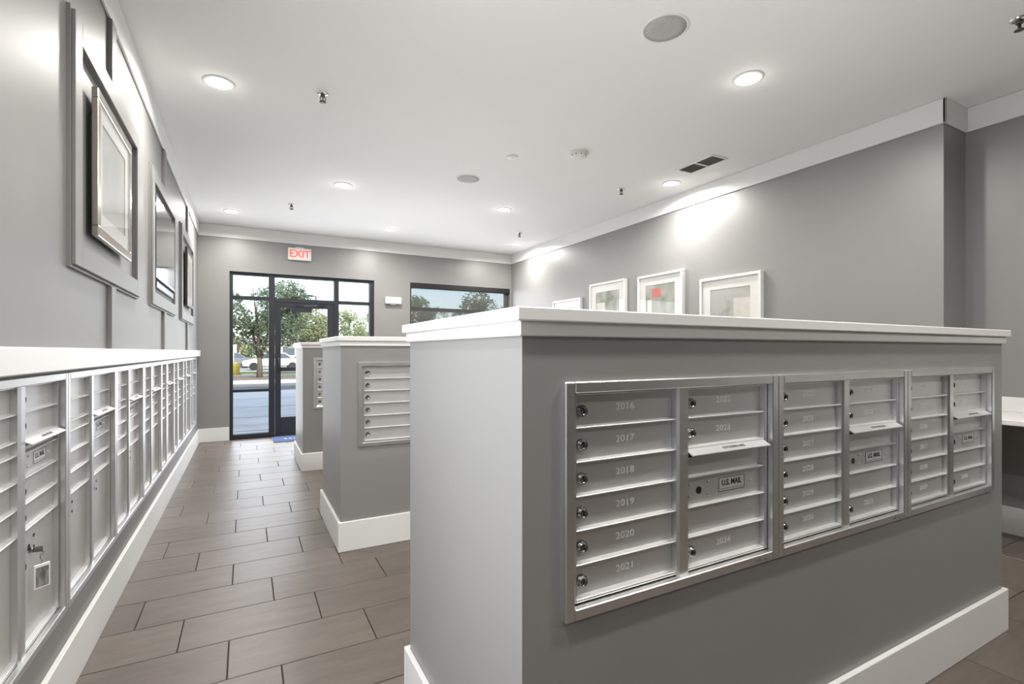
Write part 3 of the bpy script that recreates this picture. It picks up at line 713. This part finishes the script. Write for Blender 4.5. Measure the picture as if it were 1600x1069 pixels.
def tree(label, x, y, h, cr, cz, leaf, n, trunk_r=.11, seed=1, fork=2, group='trees outside', gz=GZ, lean=0.0, lsize=.16):
    rr = random.Random(seed)
    t = thing('tree', label, 'tree', (x, y, gz), group=group)
    fz = max(cz - cr[2]*.9, .8)
    m = MB(); m.tube([(0,0,-.05),(.02,0,fz*.4),(lean*.3,.0,fz*.75)], [trunk_r*1.3, trunk_r, trunk_r*.85], 9)
    tips = []
    for i in range(fork+2):
        a = 2*math.pi*i/(fork+2)+rr.uniform(-.5,.5); e = (math.cos(a)*cr[0]*.55, math.sin(a)*cr[1]*.55, cz+rr.uniform(-.2,.5)*cr[2])
        s0 = (lean*.3*.75, 0, fz*rr.uniform(.45,.72)); m.tube([s0, (e[0]*.35, e[1]*.35, s0[2]+(e[2]-s0[2])*.5), e], [trunk_r*.7, trunk_r*.45, .02], 7); tips.append(e)
    m.build('trunk', 'bark', t)
    cl = []
    for i in range(26):
        while True:
            p = Vector((rr.uniform(-1,1), rr.uniform(-1,1), rr.uniform(-1,1)))
            if .35 < p.length < 1: break
        cl.append((Vector((p.x*cr[0], p.y*cr[1], p.z*cr[2]+cz)), rr.uniform(.26,.45)*min(cr)))
    v, f = [], []
    for i in range(n):
        c, r = rr.choice(cl)
        d = Vector((rr.gauss(0,1), rr.gauss(0,1), rr.gauss(0,1))).normalized() * (r*rr.uniform(.35,1.0)**.5)
        p = c + Vector((d.x, d.y, d.z*.8)); s = lsize*rr.uniform(.6,1.3)
        a = Vector((rr.gauss(0,1), rr.gauss(0,1), rr.gauss(0,.6))).normalized(); b = a.orthogonal().normalized()*.55; q = len(v)
        v += [tuple(p-a*s*.5), tuple(p+b*s*.5), tuple(p+a*s*.5), tuple(p-b*s*.5)]; f.append((q,q+1,q+2,q+3))
    me = bpy.data.meshes.new('foliage'); me.from_pydata(v, [], f); me.materials.append(M[leaf])
    place('foliage', me, t)
    return t
tree('dark green oak behind the left sidelight, forked trunk', .62, 29.3, 5, (2.2, 2.0, 2.1), 3.6, 'leaf3', 9000, .13, 3)
tree('sunlit oak seen through the entrance door glass', 3.05, 33.2, 5, (1.85, 1.6, 1.55), 3.0, 'leaf2', 8000, .12, 11)
tree('pale bushy tree seen through the right sidelight', 8.0, 40.5, 4, (2.3, 2.0, 1.7), 2.9, 'leaf2', 7000, .13, 17)
tree('tree seen through the left half of the shaded window', 9.9, 31.6, 5, (1.7, 1.8, 1.8), 3.6, 'leaf', 7000, .13, 23)
tree('broad tree seen through the right half of the shaded window', 13.2, 27.5, 5, (2.6, 2.0, 1.9), 3.0, 'leaf', 9000, .14, 29)
tree('distant tree behind the left sidelight oak', -.9, 62, 5, (4.6, 2.5, 2.0), 2.9, 'leaf2', 6000, .2, 31, lsize=.3)
tree('distant tree behind the entrance door', 6.4, 66, 5, (4.4, 2.5, 2.3), 3.6, 'leaf2', 6000, .2, 37, lsize=.3)
tree('distant tree far right of the entrance', 15.5, 66, 5, (5.0, 2.5, 2.6), 3.5, 'leaf', 6000, .2, 41, lsize=.3)
# hedge, far building, vehicles, bin, lamp post
rr = random.Random(5); v, f = [], []
for i in range(7000):
    p = Vector((rr.uniform(-9, 9), rr.uniform(-.5,.5), rr.uniform(.05, 1.0))); s = .16
    a = Vector((rr.gauss(0,1), rr.gauss(0,1), rr.gauss(0,1))).normalized(); b = a.orthogonal().normalized()*.6; q = len(v)
    v += [tuple(p-a*s*.5), tuple(p+b*s*.5), tuple(p+a*s*.5), tuple(p-b*s*.5)]; f.append((q,q+1,q+2,q+3))
me = bpy.data.meshes.new('hedge'); me.from_pydata(v, [], f); me.materials.append(M['leaf3'])
tag(place('hedge', me, None, (3, 56, GZ-.1)), 'low dark clipped hedge beyond the road', 'hedge')
t = thing('far_building', 'long pale low building beyond the hedge', 'building', (6, 78, GZ-.1))
box(-22, 22, 0, 8, 0, 3.0).build('wall', 'stucco', t); box(-22.4, 22.4, -.4, 8.4, 3.0, 3.35).build('roof_band', 'kerb', t)
for i in range(11): wdw = box(-20+3.7*i, -18.2+3.7*i, -.06, .02, .9, 2.2).build('window', 'kerb', t); box(-19.9+3.7*i, -18.3+3.7*i, -.09, -.055, 1.0, 2.1).build('pane', 'far_glass', wdw)
def car(label, x, y, mat, rz):
    t = thing('parked_car', label, 'car', (x, y, GZ-.12), rz, 'vehicles outside')
    m = MB(); m.prism([(-2.25,.35),(-2.3,.75),(-1.5,.95),(-.8,1.42),(.9,1.45),(1.6,.98),(2.25,.88),(2.3,.4)], 1, -.88, .88); m.build('body', mat, t, bevel=.06)
    m = MB(); m.prism([(-1.32,.97),(-.78,1.36),(.86,1.38),(1.42,.99)], 1, -.89, .89); m.build('side_glass', 'far_glass', t)
    for sx in (-1.45, 1.45):
        for sy in (-.8, .8): m = MB(); m.lathe([(.33,-.1),(.33,.1)], (sx, sy, .33), (0,1,0), 18); wl = m.build('wheel', 'tyre', t)
car('white car parked in the sun beyond the trees', 2.0, 46.5, 'car_white', 0)
car('grey car parked beyond the yellow bin', -1.55, 53.0, 'car_grey', 0)
t = thing('litter_bin', 'yellow bin standing beyond the road on the left', 'bin', (-.62, 37.6, GZ-.12))
m = MB(); m.lathe([(.24,0),(.27,.62),(.29,.64),(.29,.68)], (0,0,0), (0,0,1), 20); m.build('drum', 'yellow', t)
m = MB(); m.lathe([(.29,.68),(.20,.80),(.03,.84)], (0,0,0), (0,0,1), 20); m.build('lid', 'yellow', t)
t = thing('lamp_post', 'tall dark parking lot lamp post', 'lamp post', (5.35, 46.0, GZ-.12))
m = MB(); m.tube([(0,0,0),(0,0,6.35)], [.09,.055], 10); m.build('post', 'tyre', t)
m = MB(); m.tube([(0,0,6.3),(-.25,0,6.36)], .04, 8); m.build('arm', 'tyre', t)
box(-.75, -.2, -.16, .16, 6.3, 6.42).build('lamp_head', 'tyre', t, bevel=.02)
t = thing('sign_post', 'thin white sign post at the left edge of the entrance glass', 'post', (-.78, 40, GZ-.12))
m = MB(); m.tube([(0,0,0),(0,0,2.1)], .035, 8); m.build('post', 'kerb', t)
box(-.2, .2, -.03, -.02, 1.45, 2.05).build('sign_panel', 'car_white', t)
